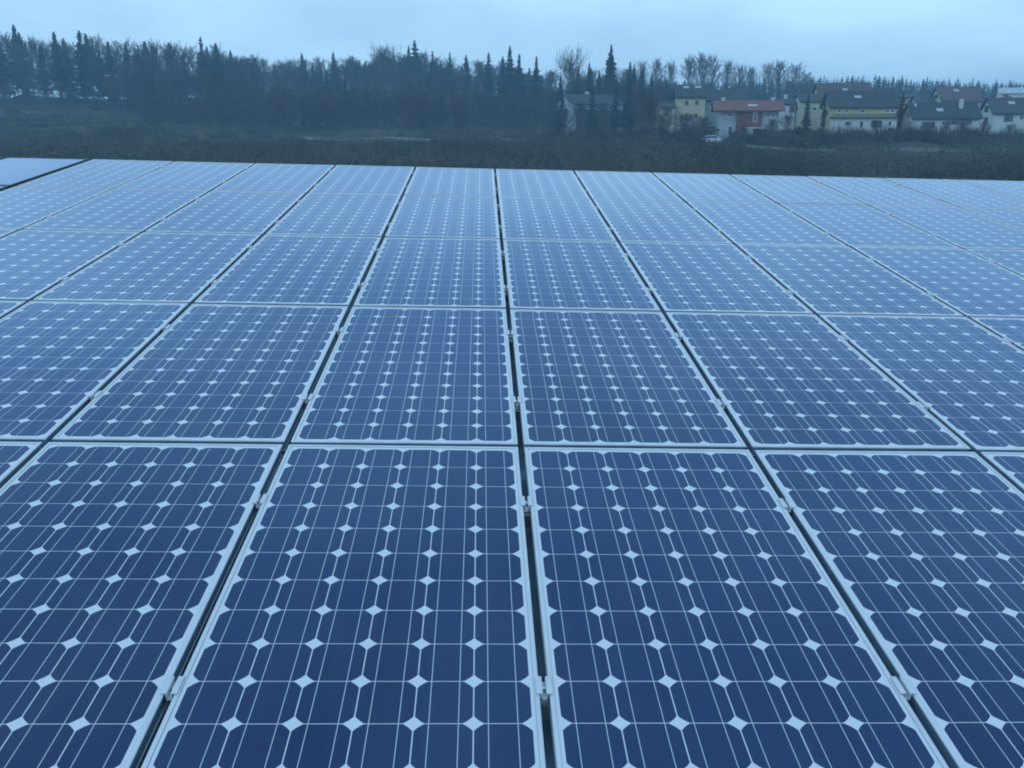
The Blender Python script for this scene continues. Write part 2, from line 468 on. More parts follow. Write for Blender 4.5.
# ------------------------------------------------------------------ trees
def np_mesh(name, V, Fc, mats, mi=None):
    me = bpy.data.meshes.new(name)
    me.from_pydata(V, [], Fc)
    for m in mats: me.materials.append(m)
    if mi is not None: me.polygons.foreach_set('material_index', mi)
    me.update(); return me
def spruce(seed, h=20., rad=3.1, bare=.12, dens=1.0, layers=26, gap=.0):
    r = random.Random(seed); mb = MB()
    mb.tube((0, 0, -1), (0, 0, h * .55), .26, .15, 6); mb.tube((0, 0, h * .55), (0, 0, h * .985), .15, .03, 5)
    trunk = mb.mesh('trunk', M_BARK)
    V, Fc = [], []
    def tri(a, b, c):
        n = len(V); V.extend((tuple(a), tuple(b), tuple(c))); Fc.append((n, n + 1, n + 2))
    for k in range(layers):
        t = k / (layers - 1)
        z = h * (bare + (1 - bare) * (t ** .9))
        rr = rad * (1 - t) ** .78 * r.uniform(.75, 1.12) + .12
        if r.random() < gap: rr *= r.uniform(.4, .7)
        nb = max(5, int((11 - 5 * t) * dens))
        a0 = r.uniform(0, 6.3)
        for b in range(nb):
            a = a0 + 2 * PI * b / nb + r.uniform(-.3, .3)
            L_ = rr * r.uniform(.6, 1.15); dz = -L_ * r.uniform(.18, .42) + (.5 * t)
            d = Vector((math.cos(a), math.sin(a), 0)); s = Vector((-d.y, d.x, 0))
            o = Vector((0, 0, z + r.uniform(-.3, .3)))
            tip = o + d * L_ + Vector((0, 0, dz))
            ns = 5 if L_ > 1 else 3
            for q in range(ns):    # side sprays hanging from the bough
                u = (q + .6) / ns
                c = o + (tip - o) * u
                wd = L_ * .34 * (1.15 - u) + .12
                for sg in (-1, 1):
                    e = c + s * sg * wd * r.uniform(.7, 1.3) + d * wd * .55 + Vector((0, 0, -r.uniform(.15, .55) * (.4 + wd)))
                    tri(c - d * .18 + Vector((0, 0, .08)), c + d * .22, e)
                    tri(c, e, c + d * .1 + Vector((0, 0, -r.uniform(.3, .7))))
            tri(o, tip, o + (tip - o) * .5 + Vector((0, 0, -.4)))
    tri((-.12, 0, h * .95), (.12, 0, h * .95), (0, 0, h * 1.02)); tri((0, -.12, h * .95), (0, .12, h * .95), (0, 0, h * 1.02))
    return trunk, np_mesh('crown', V, Fc, [M_NEEDLE])
def bare_tree(seed, h=17., wide=3.6, lo=.25, nmain=26, tw=.03, r0=.2, ang=.75, sub=3, m=None):
    """leafless crown: leader with ascending boughs all the way up, each forking into fine twigs"""
    r = random.Random(seed); tk = MB(); cr = MB()
    def fork(p, d, L_, rad, lev):
        n = 3 if lev == 0 else 2
        pts = [p]
        for s_ in range(n):
            d = (d + Vector((r.gauss(0, .13), r.gauss(0, .13), r.gauss(0, .08) + .10))).normalized()
            q = pts[-1] + d * (L_ / n); cr.tube(pts[-1], q, max(rad * (1 - s_ / n * .6), tw), max(rad * (1 - (s_ + 1) / n * .6), tw * .8), 3, cap=False); pts.append(q)
        if lev >= sub: return
        kids = 5 if lev == 0 else 4
        for k in range(kids):
            u = (k + r.uniform(.4, 1.0)) / kids; i = min(int(u * n), n - 1); o = pts[i] + (pts[i + 1] - pts[i]) * (u * n - i)
            a = r.uniform(0, 2 * PI); e = d.orthogonal().normalized(); w = d.cross(e)
            nd = (d + (e * math.cos(a) + w * math.sin(a)) * r.uniform(.5, 1.0) + Vector((0, 0, .15))).normalized()
            fork(o, nd, L_ * r.uniform(.38, .6), rad * .5, lev + 1)
    P = [Vector((0, 0, -.6))]; x = y = 0
    for k in range(1, 9):
        x += r.gauss(0, .16); y += r.gauss(0, .16); P.append(Vector((x, y, h * .93 * k / 8)))
    for k in range(8): tk.tube(P[k], P[k + 1], r0 * (1 - k / 8.6), r0 * (1 - (k + 1) / 8.6), 5, cap=False)
    for k in range(nmain):
        t = lo + (1 - lo) * (k / (nmain - 1)) ** .85 * .93
        i = min(int(t * 8 / .93), 7); o = P[i] + (P[i + 1] - P[i]) * min(1, t * 8 / .93 - i)
        a = k * 2.4 + r.uniform(-.5, .5); q = (t - lo) / (1 - lo)
        L_ = wide * (math.sin(PI * (.24 + q * .70)) * .88 + .12) * r.uniform(.7, 1.15)
        lean = ang * (1.1 - q * .55)
        fork(o, Vector((math.cos(a) * math.sin(lean), math.sin(a) * math.sin(lean), math.cos(lean))), L_, r0 * .33 * (1 - q * .6), 0)
    zs = [p[2] for p in cr.v]; k = h / max(zs)
    for g in (tk, cr): g.v = [(a * k, b * k, c * k) for a, b, c in g.v]
    return tk.mesh('trunk', M_BARK), cr.mesh('crown', m or M_TWIG)
def bush_mesh(seed, h=2.5, rad=1.8, n=260, m=None, leafy=False):
    r = random.Random(seed); V, Fc = [], []
    for i in range(n):
        a = r.uniform(0, 2 * PI); q = rad * math.sqrt(r.random()); 
        top = h * (1 - (q / rad) ** 2 * .6) * r.uniform(.35, 1.05)
        b = Vector((math.cos(a) * q * .6, math.sin(a) * q * .6, max(0, top * r.uniform(-.1, .6))))
        e = Vector((math.cos(a) * q * r.uniform(.9, 1.2), math.sin(a) * q * r.uniform(.9, 1.2), top))
        w = Vector((r.gauss(0, 1), r.gauss(0, 1), r.gauss(0, .5))).normalized() * (r.uniform(.10, .24) if leafy else r.uniform(.02, .07))
        k = len(V); V.extend((tuple(b - w), tuple(b + w), tuple(e))); Fc.append((k, k + 1, k + 2))
    return np_mesh('shrub', V, Fc, [m or M_TWIG])

SPR = [spruce(i, 20, rr, bb, 1, 27, g) for i, (rr, bb, g) in enumerate([(4.0, .10, .2), (3.6, .2, .3), (4.4, .06, .2), (3.1, .3, .4), (3.7, .15, .4)])]
BAR = [bare_tree(20 + i, 17, wd_, lo_, nm_ + 8, .034, .2, an_) for i, (wd_, lo_, nm_, an_) in enumerate([(6.2, .20, 26, 1.0), (5.2, .26, 24, .85), (7.0, .14, 28, 1.1), (5.4, .34, 22, .95), (6.4, .28, 20, 1.15)])]
FARS = [spruce(50 + i, 20, rr, .05, 1.0, 16, .05) for i, rr in enumerate((4.2, 3.6, 5.0))]
def put_tree(kind, meshes, x, y, h, base_h, label, cat, group, wide=1.0):
    o = empty(kind, (x, y, gz(x, y)), random.uniform(0, 6.28))
    s = h / base_h; o.scale = (s * wide, s * wide, s)
    link('trunk', meshes[0], o); link('crown', meshes[1], o)
    return tag(o, label, cat, group)
def tree_px(kind, meshes, px, top, Y, base_h, label, cat, group=None, wide=1.0):
    """tree of the height that takes its tip to pixel row `top` when it stands at depth Y"""
    x, _ = xy(px, Y); z = gz(x, Y)
    h = (9 + Y * slope(top)) - z
    return put_tree(kind, meshes, x, Y, max(h, 2.5), base_h, label, cat, group, wide)
U = random.uniform
# left ridge wood: sky shows between the stems
GL = 'trees of the wood along the left skyline'
LS = 'dark spruce in the wood along the left skyline'
LB = 'bare leafless tree in the wood along the left skyline'
def sky_left(px): return float(np.interp(px, [0, 30, 60, 120, 180, 230, 300, 400, 480, 560], [32, 36, 40, 44, 46, 52, 60, 62, 66, 72]))
for px, top in ((8, 30), (28, 27), (32, 34), (67, 34), (74, 40), (90, 33), (97, 36), (118, 44), (134, 44), (153, 43), (160, 48), (178, 44), (208, 39), (214, 48), (222, 45), (236, 52), (2, 38), (50, 47), (107, 50), (145, 52), (190, 54)):
    Y = U(252, 285)
    tree_px('spruce_tree', SPR[random.choice((1, 3, 4, 0))], px + U(-1, 1), top, Y, 20, LS, 'tree', GL, U(1.0, 1.4))
for k in range(34):
    px = -8 + k * 8.2 + U(-3, 3)
    tree_px('bare_tree', BAR[k % 5], px, sky_left(px) - 7 + U(-5, 9), U(255, 300), 17, LB, 'tree', GL, U(.7, .95))
for k in range(22):
    px = 120 + k * 6.5 + U(-3, 3)
    tree_px('bare_tree', BAR[k % 5], px, sky_left(px) + 14 + U(-4, 12), U(232, 252), 17, LB, 'tree', GL, U(.9, 1.1))
# middle hill: closed dark wood
GM = 'trees of the closed wood on the middle hill'
MS = 'dark spruce in the closed wood on the middle hill'
MBl = 'bare leafless tree in the closed wood on the middle hill'
sky_mid = lambda px: float(np.interp(px, [230, 300, 345, 380, 400, 450, 490, 530, 560, 620, 700], [56, 58, 54, 50, 48, 56, 60, 64, 70, 68, 74]))
rows = [(325, 0, 16), (305, 3, 17), (285, 10, 17), (262, 20, 17), (240, 32, 18), (222, 44, 18)]
for ri, (Y0, dtop, nn) in enumerate(rows):
    a, b = 225, (705 if ri > 1 else 640)
    for k in range(nn * 2):
        px = a + (b - a) * (k + .5) / (nn * 2) + U(-6, 6)
        con = random.random() < (.34 if ri < 3 else .22)
        top = sky_mid(px) + dtop + (U(4, 14) if con else U(-4, 3))
        Y = Y0 + U(-8, 8)
        if con: tree_px('spruce_tree', SPR[random.choice((0, 2, 4))], px, top, Y, 20, MS, 'tree', GM, U(.95, 1.3))
        else: tree_px('bare_tree', BAR[random.randrange(5)], px, top, Y, 17, MBl, 'tree', GM, U(1.0, 1.35))
for px, top, Y in ((306, 54, 300), (337, 53, 300), (411, 47, 300), (417, 42, 295), (434, 52, 300), (451, 54, 290), (467, 56, 290), (489, 54, 270), (510, 48, 260), (519, 56, 262), (536, 58, 262), (503, 58, 262)):
    tree_px('spruce_tree', SPR[random.choice((0, 2, 4))], px, top, Y, 20, MS, 'tree', GM, U(.95, 1.25))
def wood_mass():       # young growth and stems packed inside the wood, too dense to count
    base = []
    for q in range(4):
        C0, C1 = bare_tree(300 + q, 10, 4.6, .08, 22, .05, .12, 1.1, 2)
        V, Fc = [], []
        for me in (C0, C1):
            n = len(V); V += [tuple(v.co) for v in me.vertices]; Fc += [tuple(i + n for i in p.vertices) for p in me.polygons if len(p.vertices) == 4]
        base.append((np.array(V), np.array(Fc)))
    Vs, Fs, off = [], [], 0
    def add(px, top, Y, w):
        nonlocal off
        x, _ = xy(px, Y); z = gz(x, Y); h = max(3, (9 + Y * slope(top)) - z); k = h / 10
        V, Fc = base[random.randrange(4)]; a = U(0, 6.28); c, s_ = math.cos(a), math.sin(a)
        Vs.append(np.stack([x + (V[:, 0] * c - V[:, 1] * s_) * k * w, Y + (V[:, 0] * s_ + V[:, 1] * c) * k * w, z + V[:, 2] * k], 1)); Fs.append(Fc + off); off += len(V)
    for k in range(150):
        px = 215 + k * 3.0 + U(-3, 3); add(px, sky_mid(px) + U(4, 22), U(305, 345), U(.8, 1.1))
    for k in range(110):
        px = 150 + k * 4.0 + U(-4, 4); add(px, float(np.interp(px, [150, 230, 400, 600], [84, 86, 88, 95])) + U(-6, 14), U(208, 245), U(.9, 1.3))
    for k in range(34):
        px = -6 + k * 5.6 + U(-2, 2)
        if 14 < px < 23 or 84 < px < 90 or 98 < px < 117: continue
        add(px, U(76, 89), U(244, 282), U(1, 1.3))
    V = np.concatenate(Vs); Fc = np.concatenate(Fs)
    me = bpy.data.meshes.new('undergrowth'); me.vertices.add(len(V)); me.vertices.foreach_set('co', V.ravel().astype('f'))
    me.loops.add(len(Fc) * 4); me.loops.foreach_set('vertex_index', Fc.ravel().astype('i'))
    me.polygons.add(len(Fc)); me.polygons.foreach_set('loop_start', np.arange(0, len(Fc) * 4, 4, dtype='i'))
    me.materials.append(M_TWIG); me.update(calc_edges=True)
    tag(link('undergrowth', me), 'tangled leafless young growth filling the woods', 'undergrowth', None, 'stuff')
wood_mass()
tree_px('bare_tree', bare_tree(77, 17, 8.0, .25, 38, .034, .25, 1.15), 388, 39, 290, 17, 'wide bare tree standing highest above the closed middle wood', 'tree', None, .9)
bt = bare_tree(78, 17, 9.5, .36, 38, .036, .22, 1.2)
tree_px('bare_tree', bt, 570, 40, 235, 17, 'tall rounded bare tree alone against the sky left of the tallest spruce', 'tree', None, .62)
tree_px('spruce_tree', spruce(90, 20, 4.0, .06, 1.3, 32, .15), 609, 47, 225, 20, 'tallest slim spruce standing against the sky above the dark-roofed house', 'tree', None, 1.0)
for px, top in ((632, 66), (598, 72), (590, 70), (577, 68), (560, 76), (640, 70), (650, 74), (628, 63), (588, 64)):
    tree_px('spruce_tree', SPR[random.choice((0, 2))], px, top, U(222, 238), 20, MS, 'tree', GM, .85)
for k in range(10):
    tree_px('bare_tree', BAR[k % 5], 560 + k * 12 + U(-4, 4), 82 + U(-8, 6), U(212, 222), 17, MBl, 'tree', GM, 1.0)
# tall bare trees over the houses
GB = 'tall bare trees rising above the houses'
for px, top, w in ((640, 58, .7), (655, 56, .75), (668, 58, .7), (686, 52, .8), (697, 50, .75), (708, 52, .8), (724, 58, .85), (738, 62, .85), (748, 64, .7), (765, 60, .75), (776, 58, .9), (790, 61, .9), (803, 68, .7)):
    tree_px('bare_tree', BAR[random.randrange(5)], px, top, U(268, 300), 17, 'tall leafless tree in the line against the sky above the houses', 'tree', GB, w)
# far spruce fringe on the right skyline
GF = 'distant spruces along the right skyline'
ft = lambda px: float(np.interp(px, [560, 650, 740, 830, 900, 960, 1000, 1040], [86, 84, 82, 79, 80, 83, 84, 82]))
for row_, (Y0, dt) in enumerate(((335, 0), (322, 2))):
    nn = 60
    for k in range(nn):
        px = 620 + 425 * k / nn + U(-3, 3)
        tree_px('spruce_tree', FARS[(k * 7 + row_) % 3], px, ft(px) - 1.5 + dt + U(-3, 3), Y0 + U(-8, 8), 20, 'small distant spruce in the dark fringe along the right skyline', 'tree', GF, U(.9, 1.3))

# the closed body of that far wood, stem behind stem
def far_wood():
    r = random.Random(3); V, Fc = [], []
    for i in range(420):
        px = r.uniform(600, 1060); Y = r.uniform(340, 400); x, _ = xy(px, Y); z0 = gz(x, Y)
        h = (9 + Y * slope(ft(px) + r.uniform(-1.5, 4))) - z0; rad = r.uniform(2.2, 3.6)
        for k in range(11):
            t = k / 10; z = z0 + h * (.05 + .95 * t); q = rad * (1 - t) ** .8 + .15; a0 = r.uniform(0, 6)
            for b in range(7):
                a = a0 + b * .9; d = r.uniform(.6, 1.15) * q; n = len(V)
                V.extend([(x + math.cos(a - .5) * d * .3, Y + math.sin(a - .5) * d * .3, z + h * .07), (x + math.cos(a + .5) * d * .3, Y + math.sin(a + .5) * d * .3, z + h * .07), (x + math.cos(a) * d, Y + math.sin(a) * d, z - h * .06)]); Fc.append((n, n + 1, n + 2))
    tag(link('distant_wood', np_mesh('distant_wood', V, Fc, [M_NEEDLE])), 'closed dark spruce wood behind the houses', 'wood', None, 'stuff')
far_wood()
# ------------------------------------------------------------------ scrub on the slope: one uncountable mass
def scrub():
    r = np.random.default_rng(5)
    Vs = []; n = 3300
    t = r.uniform(-.62, .62, n); Y = r.uniform(84, 282, n)
    dens = np.where(t > .10, (Y < 160), (Y < 226) | ((t < -.28) & (Y < 282)))
    strip = (t > -.26) & (t < -.08) & (Y > 186) & (Y < 206)
    dens = dens & ~strip
    pxs = t * F / CP + 512
    ry = np.interp(pxs, [240, 380, 520, 640, 760, 900, 1100], [190, 178, 168, 160, 150, 142, 138])
    onroad = (Y > ry - 13) & (Y < ry + 3.5) & (((pxs > 495) & (pxs < 580)) | ((pxs > 755) & (pxs < 845)) | ((pxs > 300) & (pxs < 450)))
    dens = dens & ~((pxs > 688) & (pxs < 724) & (Y > 145))
    dens = dens & ~onroad & ~((Y > ry - 3) & (Y < ry + 3))
    t, Y = t[dens], Y[dens]; X = t * Y; Z = ground(X, Y)
    H = r.uniform(1.2, 3.4, len(t)); H = np.where(Y < 140, H * 1.15, H); H = np.where(t < .1, np.where(Y > 150, H * .55, H), H)
    near_house = (t > .1) & (Y > 146); H = np.where(near_house, H * .55, H)
    k = 190
    for x, y, z, h in zip(X, Y, Z, H):
        rad = h * r.uniform(.6, 1.1)
        a = r.uniform(0, 2 * PI, k); q = rad * np.sqrt(r.random(k))
        top = h * (1 - (q / rad) ** 2 * .6) * r.uniform(.35, 1.05, k)
        b0 = np.stack([x + np.cos(a) * q, y + np.sin(a) * q, z + np.maximum(-.1, top * r.uniform(0, .95, k))], 1)
        dr = r.normal(0, 1, (k, 3)) * (.8, .8, .8) + np.stack([np.cos(a) * .5, np.sin(a) * .5, np.full(k, .55)], 1)
        e = b0 + dr * r.uniform(.25, .7, (k, 1))
        w = r.normal(0, 1, (k, 3)); w /= np.linalg.norm(w, axis=1)[:, None]; w *= r.uniform(.015, .075, (k, 1))
        Vs.append(np.stack([b0 - w, b0 + w, e], 1).reshape(-1, 3))
    V = np.concatenate(Vs); m = len(V) // 3
    me = bpy.data.meshes.new('scrub'); me.vertices.add(len(V)); me.vertices.foreach_set('co', V.ravel().astype('f'))
    me.loops.add(len(V)); me.loops.foreach_set('vertex_index', np.arange(len(V), dtype='i'))
    me.polygons.add(m); me.polygons.foreach_set('loop_start', np.arange(0, len(V), 3, dtype='i'))
    me.materials.append(M_SCRUB); me.update(calc_edges=True); me.validate()
    tag(link('scrub', me), 'tangled bare brown scrub covering the slope beyond the roof', 'scrub', None, 'stuff')
scrub()

# ------------------------------------------------------------------ houses
def house(label, pxl, pxr, y_ridge, y_eave, y_base, Y, d=8.5, pxg=None, wall='white', roof='dark', wins=(), ridge='x',
          chim=(), skyl=(), group=None, name='house', over=.45, body=None, parts=None, pitch_h=None):
    """pxl, pxr: picture columns of the front wall's ends; pxg: column of the far end of the left gable"""
    Fp = at(pxl, y_eave, Y); x0 = Fp.x; zE = Fp.z
    zB = gz(x0, Y) - .5; zB = min(zB, at(pxl, y_base, Y).z)
    phi = 0.
    if pxg is not None:
        best = 1e9
        for k in range(-60, 61):
            p = R(k); bx, by = x0 - d * math.sin(p), Y + d * math.cos(p)
            q = 512 + F * (bx / by) / CP
            if abs(q - pxg) < best: best = abs(q - pxg); phi = p
    tr = (pxr - 512) / F * CP
    w = (tr * Y - x0) / (math.cos(phi) - tr * math.sin(phi)) if abs(math.cos(phi) - tr * math.sin(phi)) > .1 else 10
    yr = Y + d / 2 * math.cos(phi)
    zR = at(pxl, y_ridge, yr).z if pitch_h is None else zE + pitch_h
    h = empty(name, (x0, Y, zB), phi); E_, R_ = zE - zB, zR - zB
    tag(h, label, 'house', group)
    mb = MB()
    if ridge == 'x':
        vs = [(0,0,0),(w,0,0),(w,d,0),(0,d,0),(0,0,E_),(w,0,E_),(w,d,E_),(0,d,E_),(0,d/2,R_),(w,d/2,R_)]
        mb.add(vs, [(0,1,5,4),(2,3,7,6),(3,0,4,8,7),(1,2,6,9,5),(4,5,9,8),(8,9,6,7)])
    else:
        vs = [(0,0,0),(w,0,0),(w,d,0),(0,d,0),(0,0,E_),(w,0,E_),(w,d,E_),(0,d,E_),(w/2,0,R_),(w/2,d,R_)]
        mb.add(vs, [(0,1,5,8,4),(2,3,7,9,6),(3,0,4,7),(1,2,6,5),(4,8,9,7),(8,5,6,9)])
    mb.build('wall', M_W[wall], h)
    rb = MB(); th = .22
    def slab(p):      # p: four corners; extruded upward
        p = [Vector(q) + Vector((0, 0, .03)) for q in p]; q = [v + Vector((0, 0, th)) for v in p]
        rb.add(p + q, [(3,2,1,0),(4,5,6,7),(0,1,5,4),(1,2,6,5),(2,3,7,6),(3,0,4,7)])
    o = over; 
    if ridge == 'x':
        s = (R_ - E_) / (d / 2); g = .002
        slab([(-o, -o, E_ - s * o), (w + o, -o, E_ - s * o), (w + o, d/2 - g, R_), (-o, d/2 - g, R_)])
        slab([(-o, d/2 + g, R_), (w + o, d/2 + g, R_), (w + o, d + o, E_ - s * o), (-o, d + o, E_ - s * o)])
    else:
        s = (R_ - E_) / (w / 2); g = .002
        slab([(-o, -o, E_ - s * o), (w/2 - g, -o, R_), (w/2 - g, d + o, R_), (-o, d + o, E_ - s * o)])
        slab([(w/2 + g, -o, R_), (w + o, -o, E_ - s * o), (w + o, d + o, E_ - s * o), (w/2 + g, d + o, R_)])
    rf = rb.build('roof', M_R[roof], h)
    def zpx(py, yy=Y): return at(pxl, py, yy).z - zB
    def fx(px):     # picture column on the front wall -> local x
        t = (px - 512) / F * CP
        return (t * Y - x0) / (math.cos(phi) - t * math.sin(phi))
    for wd in wins:
        face, a, b, ya, yb = wd[:5]; style = wd[5] if len(wd) > 5 else 'white'
        z1, z0 = zpx(ya), zpx(yb)
        fm, pm = MB(), MB(); t = .09
        if face == 'f':
            xa, xb = fx(a), fx(b)
            for X0, X1, Z0, Z1 in ((xa, xb, z0, z0 + t), (xa, xb, z1 - t, z1), (xa, xa + t, z0 + t, z1 - t), (xb - t, xb, z0 + t, z1 - t)):
                fm.box(X0, X1, -.06, -.002, Z0, Z1)
            if xb - xa > 1.1: fm.box((xa + xb) / 2 - .04, (xa + xb) / 2 + .04, -.055, -.002, z0 + t, z1 - t)
            fm.box(xa - .1, xb + .1, -.14, -.061, z0 - .06, z0 - .002)
            pm.box(xa + t, xb - t, -.03, -.004, z0 + t, z1 - t)
        else:           # left gable: a, b are fractions of the depth from the front
            ya_, yb_ = a * d, b * d
            for Y0_, Y1_, Z0, Z1 in ((ya_, yb_, z0, z0 + t), (ya_, yb_, z1 - t, z1), (ya_, ya_ + t, z0 + t, z1 - t), (yb_ - t, yb_, z0 + t, z1 - t)):
                fm.box(-.06, -.002, Y0_, Y1_, Z0, Z1)
            pm.box(-.03, -.004, ya_ + t, yb_ - t, z0 + t, z1 - t)
        wo = fm.build('door' if style == 'door' else 'window', M_TRIM if style == 'dark' else M_FRAME, h)
        pm.build('panel' if style == 'door' else 'pane', M_FRAME if style == 'door' else M_PANE, wo)
    sl = (R_ - E_) / (d / 2)
    for (px, py, mt) in chim:
        x = fx(px); zt = at(px, py, yr).z - zB; cb = MB()
        cb.box(x - .35, x + .35, d * .5 + .15, d * .5 + .75, R_ - 1.0, max(zt, R_ + .7)); cb.box(x - .42, x + .42, d * .5 + .08, d * .5 + .82, max(zt, R_ + .7) + .002, max(zt, R_ + .7) + .1)
        cb.build('chimney', mt, rf)
    for (px, fr, wd) in skyl:       # roof windows: fr = fraction of the way up the front slope
        x = fx(px); wd = wd * .7; y0 = d / 2 * fr - .4; y1 = y0 + .8; sb = MB(); q = []
        for yy in (y0, y1):
            for xx in (x - wd / 2, x + wd / 2): q.append(Vector((xx, yy, E_ + sl * yy + th + .04)))
        up = Vector((0, 0, .08)); p = [q[0], q[1], q[3], q[2]]
        sb.add(p + [v + up for v in p], [(3,2,1,0),(4,5,6,7),(0,1,5,4),(1,2,6,5),(2,3,7,6),(3,0,4,7)])
        sb.build('skylight', M_SKYL, rf)
    h['_w'] = w; h['_E'] = E_; h['_d'] = d
    return h, dict(w=w, E=E_, R=R_, d=d, z=zpx, fx=fx, roof=rf)
def strip_box(h, name, m, x0, x1, y0, y1, z0, z1):
    b = MB(); b.box(x0, x1, y0, y1, z0, z1); return b.build(name, m, h)

# farthest first
house('long low white house with pale sheet roof at the right photo edge, behind the others', 999, 1040, 89, 94, 104, 215, 8, 992, 'white', 'pale', [('f', 1003, 1008, 96, 98)], over=.2)
house('house with dark brown roof and cream gable, behind the low white house', 943, 978, 88, 101, 112, 200, 9.5, 926, 'cream', 'brown',
      [('g', .40, .62, 94, 98, 'dark'), ('f', 948, 954, 103, 108), ('f', 964, 970, 103, 108)], skyl=[(957, .7, 1.5)])
house('small pink-walled house half hidden behind the white house row', 903, 911, 95, 98, 110, 212, 6, 899, 'pink', 'dark', [('f', 905, 908, 100, 103)])
house('small house with white gable and dark roof between brown-roofed and yellow houses', 917, 932, 96, 103, 112, 205, 7, 908, 'white', 'dark', [('f', 921, 925, 105, 108)])
# big brown roof house
house('tall cream house with the largest brown roof, behind the yellow house', 822, 872, 84, 104, 118, 195, 11, 808, 'cream', 'brown',
      [('g', .3, .5, 92, 97, 'dark'), ('g', .3, .55, 101, 106, 'dark'), ('f', 830, 838, 106, 110)], skyl=[(846, .62, 1.6)])
house('narrow cream house with small dark roof in front of the big brown roof', 801, 818, 95, 102, 124, 180, 7, 792, 'cream', 'dark',
      [('f', 804, 808, 107, 111), ('f', 811, 815, 107, 111), ('g', .35, .6, 106, 110, 'dark')], over=.25)
H, I = house('small white house with tall white chimney, between red-roofed and cream houses', 781, 794, 100, 105, 122, 184, 6, 775, 'white', 'dark',
      [('f', 788, 793, 106, 112, 'dark')], over=.2, chim=[(786, 95, M_CHIMW)])
ab = MB(); ab.tube((.4, 3, I['R']), (.4, 3, I['R'] + 3.0), .05, .03, 6); ab.box(-.2, 1.0, 2.98, 3.02, I['R'] + 2.4, I['R'] + 2.46); ab.box(0, .8, 2.98, 3.02, I['R'] + 2.0, I['R'] + 2.05)
ab.build('aerial', M_STEELG, I['roof'])
# yellow house
H, I = house('wide house with yellow upper floor above a white ground floor and dark balcony', 831, 895, 92, 107, 131, 166, 10, 821, 'yellow', 'char',
      [('f', 836, 840, 109, 113), ('f', 843, 847, 109, 113), ('f', 858, 864, 109, 113), ('f', 884, 888, 109, 113), ('f', 889, 893, 109, 113),
       ('g', .3, .5, 110, 115, 'dark')], chim=[], skyl=[(858, .55, 1.7)])
z = I['z']; w = I['w']
strip_box(H, 'ground_floor', M_W['white'], .05, w - .02, -1.2, -.02, 0, z(118.2))
bal = strip_box(H, 'balcony', M_TRIM, -.1, w + .1, -1.75, -.0, z(118), z(117))
b = MB()
for k in range(46):
    x = -.05 + (w + .1) * k / 45; b.box(x - .045, x + .045, -1.72, -1.68, z(117) + .002, z(114.6))
b.box(-.1, w + .1, -1.75, -1.65, z(114.6) + .002, z(114.1)); b.build('railing', M_TRIM, bal)
for a, c, y0, y1 in ((843, 850, 121, 126), (858, 862, 121, 128), (869, 881, 120, 128), (886, 890, 121, 126)):
    fm, pm = MB(), MB(); xa, xb, z0, z1 = I['fx'](a), I['fx'](c), z(y1), z(y0)
    for q in ((xa, xb, z0, z0 + .09), (xa, xb, z1 - .09, z1), (xa, xa + .09, z0 + .09, z1 - .09), (xb - .09, xb, z0 + .09, z1 - .09)): fm.box(q[0], q[1], -1.27, -1.203, q[2], q[3])
    pm.box(xa + .09, xb - .09, -1.24, -1.205, z0 + .09, z1 - .09)
    wo = fm.build('window', M_FRAME, H); pm.build('pane', M_PANE, wo)
# white house with dark roof
H, I = house('low white house with long dark roof and pointed white left gable', 914, 979, 104, 118, 133, 162, 8, 901, 'white', 'char',
      [('f', 922, 935, 122, 128, 'dark'), ('f', 941, 945, 121, 125), ('f', 951, 971, 119.5, 124, 'dark'), ('g', .35, .62, 111, 117, 'dark'), ('g', .15, .32, 121, 127)],
      chim=[], skyl=[(941, .45, 1.7), (918, .8, .5)])
cb = MB(); x = I['fx'](963); cb.box(x - .3, x + .3, 2.2, 2.8, I['E'] + 1.0, I['E'] + 3.2); cb.build('chimney', M_CHIMW, I['roof'])
# right white gable house
house('white house with dark oval-looking gable window at the right photo edge', 994, 1050, 99, 113, 127, 168, 9, 978, 'white', 'dark',
      [('g', .42, .66, 105, 112, 'dark'), ('g', .35, .6, 117, 122, 'dark'), ('f', 1003, 1012, 115, 121, 'dark'), ('f', 1018, 1023, 115, 120)],
      chim=[(1010, 95, M_BRICK)], skyl=[(1013, .6, 1.6)])
# ochre house
H, I = house('ochre yellow house with dark roof behind and left of the red-roofed house', 677, 704, 86, 97, 122, 186, 9, 674, 'ochre', 'char',
      [('f', 684, 687, 101, 105, 'dark'), ('f', 694, 697, 100.5, 104.5, 'dark'), ('f', 690, 692, 114, 118), ('f', 694, 697, 113.5, 118, 'dark')], skyl=[(685, .75, 1.6), (697, .75, 1.8)])
house('dark-roofed wing with pale band joined behind the red-roofed house', 706, 744, 91, 101, 118, 194, 9, 705, 'grey', 'char', [('f', 709, 714, 103, 107)], chim=[(723, 94, M_BRICK)])
house('small beige house beside the ochre house, half behind bare shrubs', 660, 674, 103, 108, 122, 184, 6, 655, 'cream', 'dark', [('f', 664, 668, 112, 116)], over=.3)
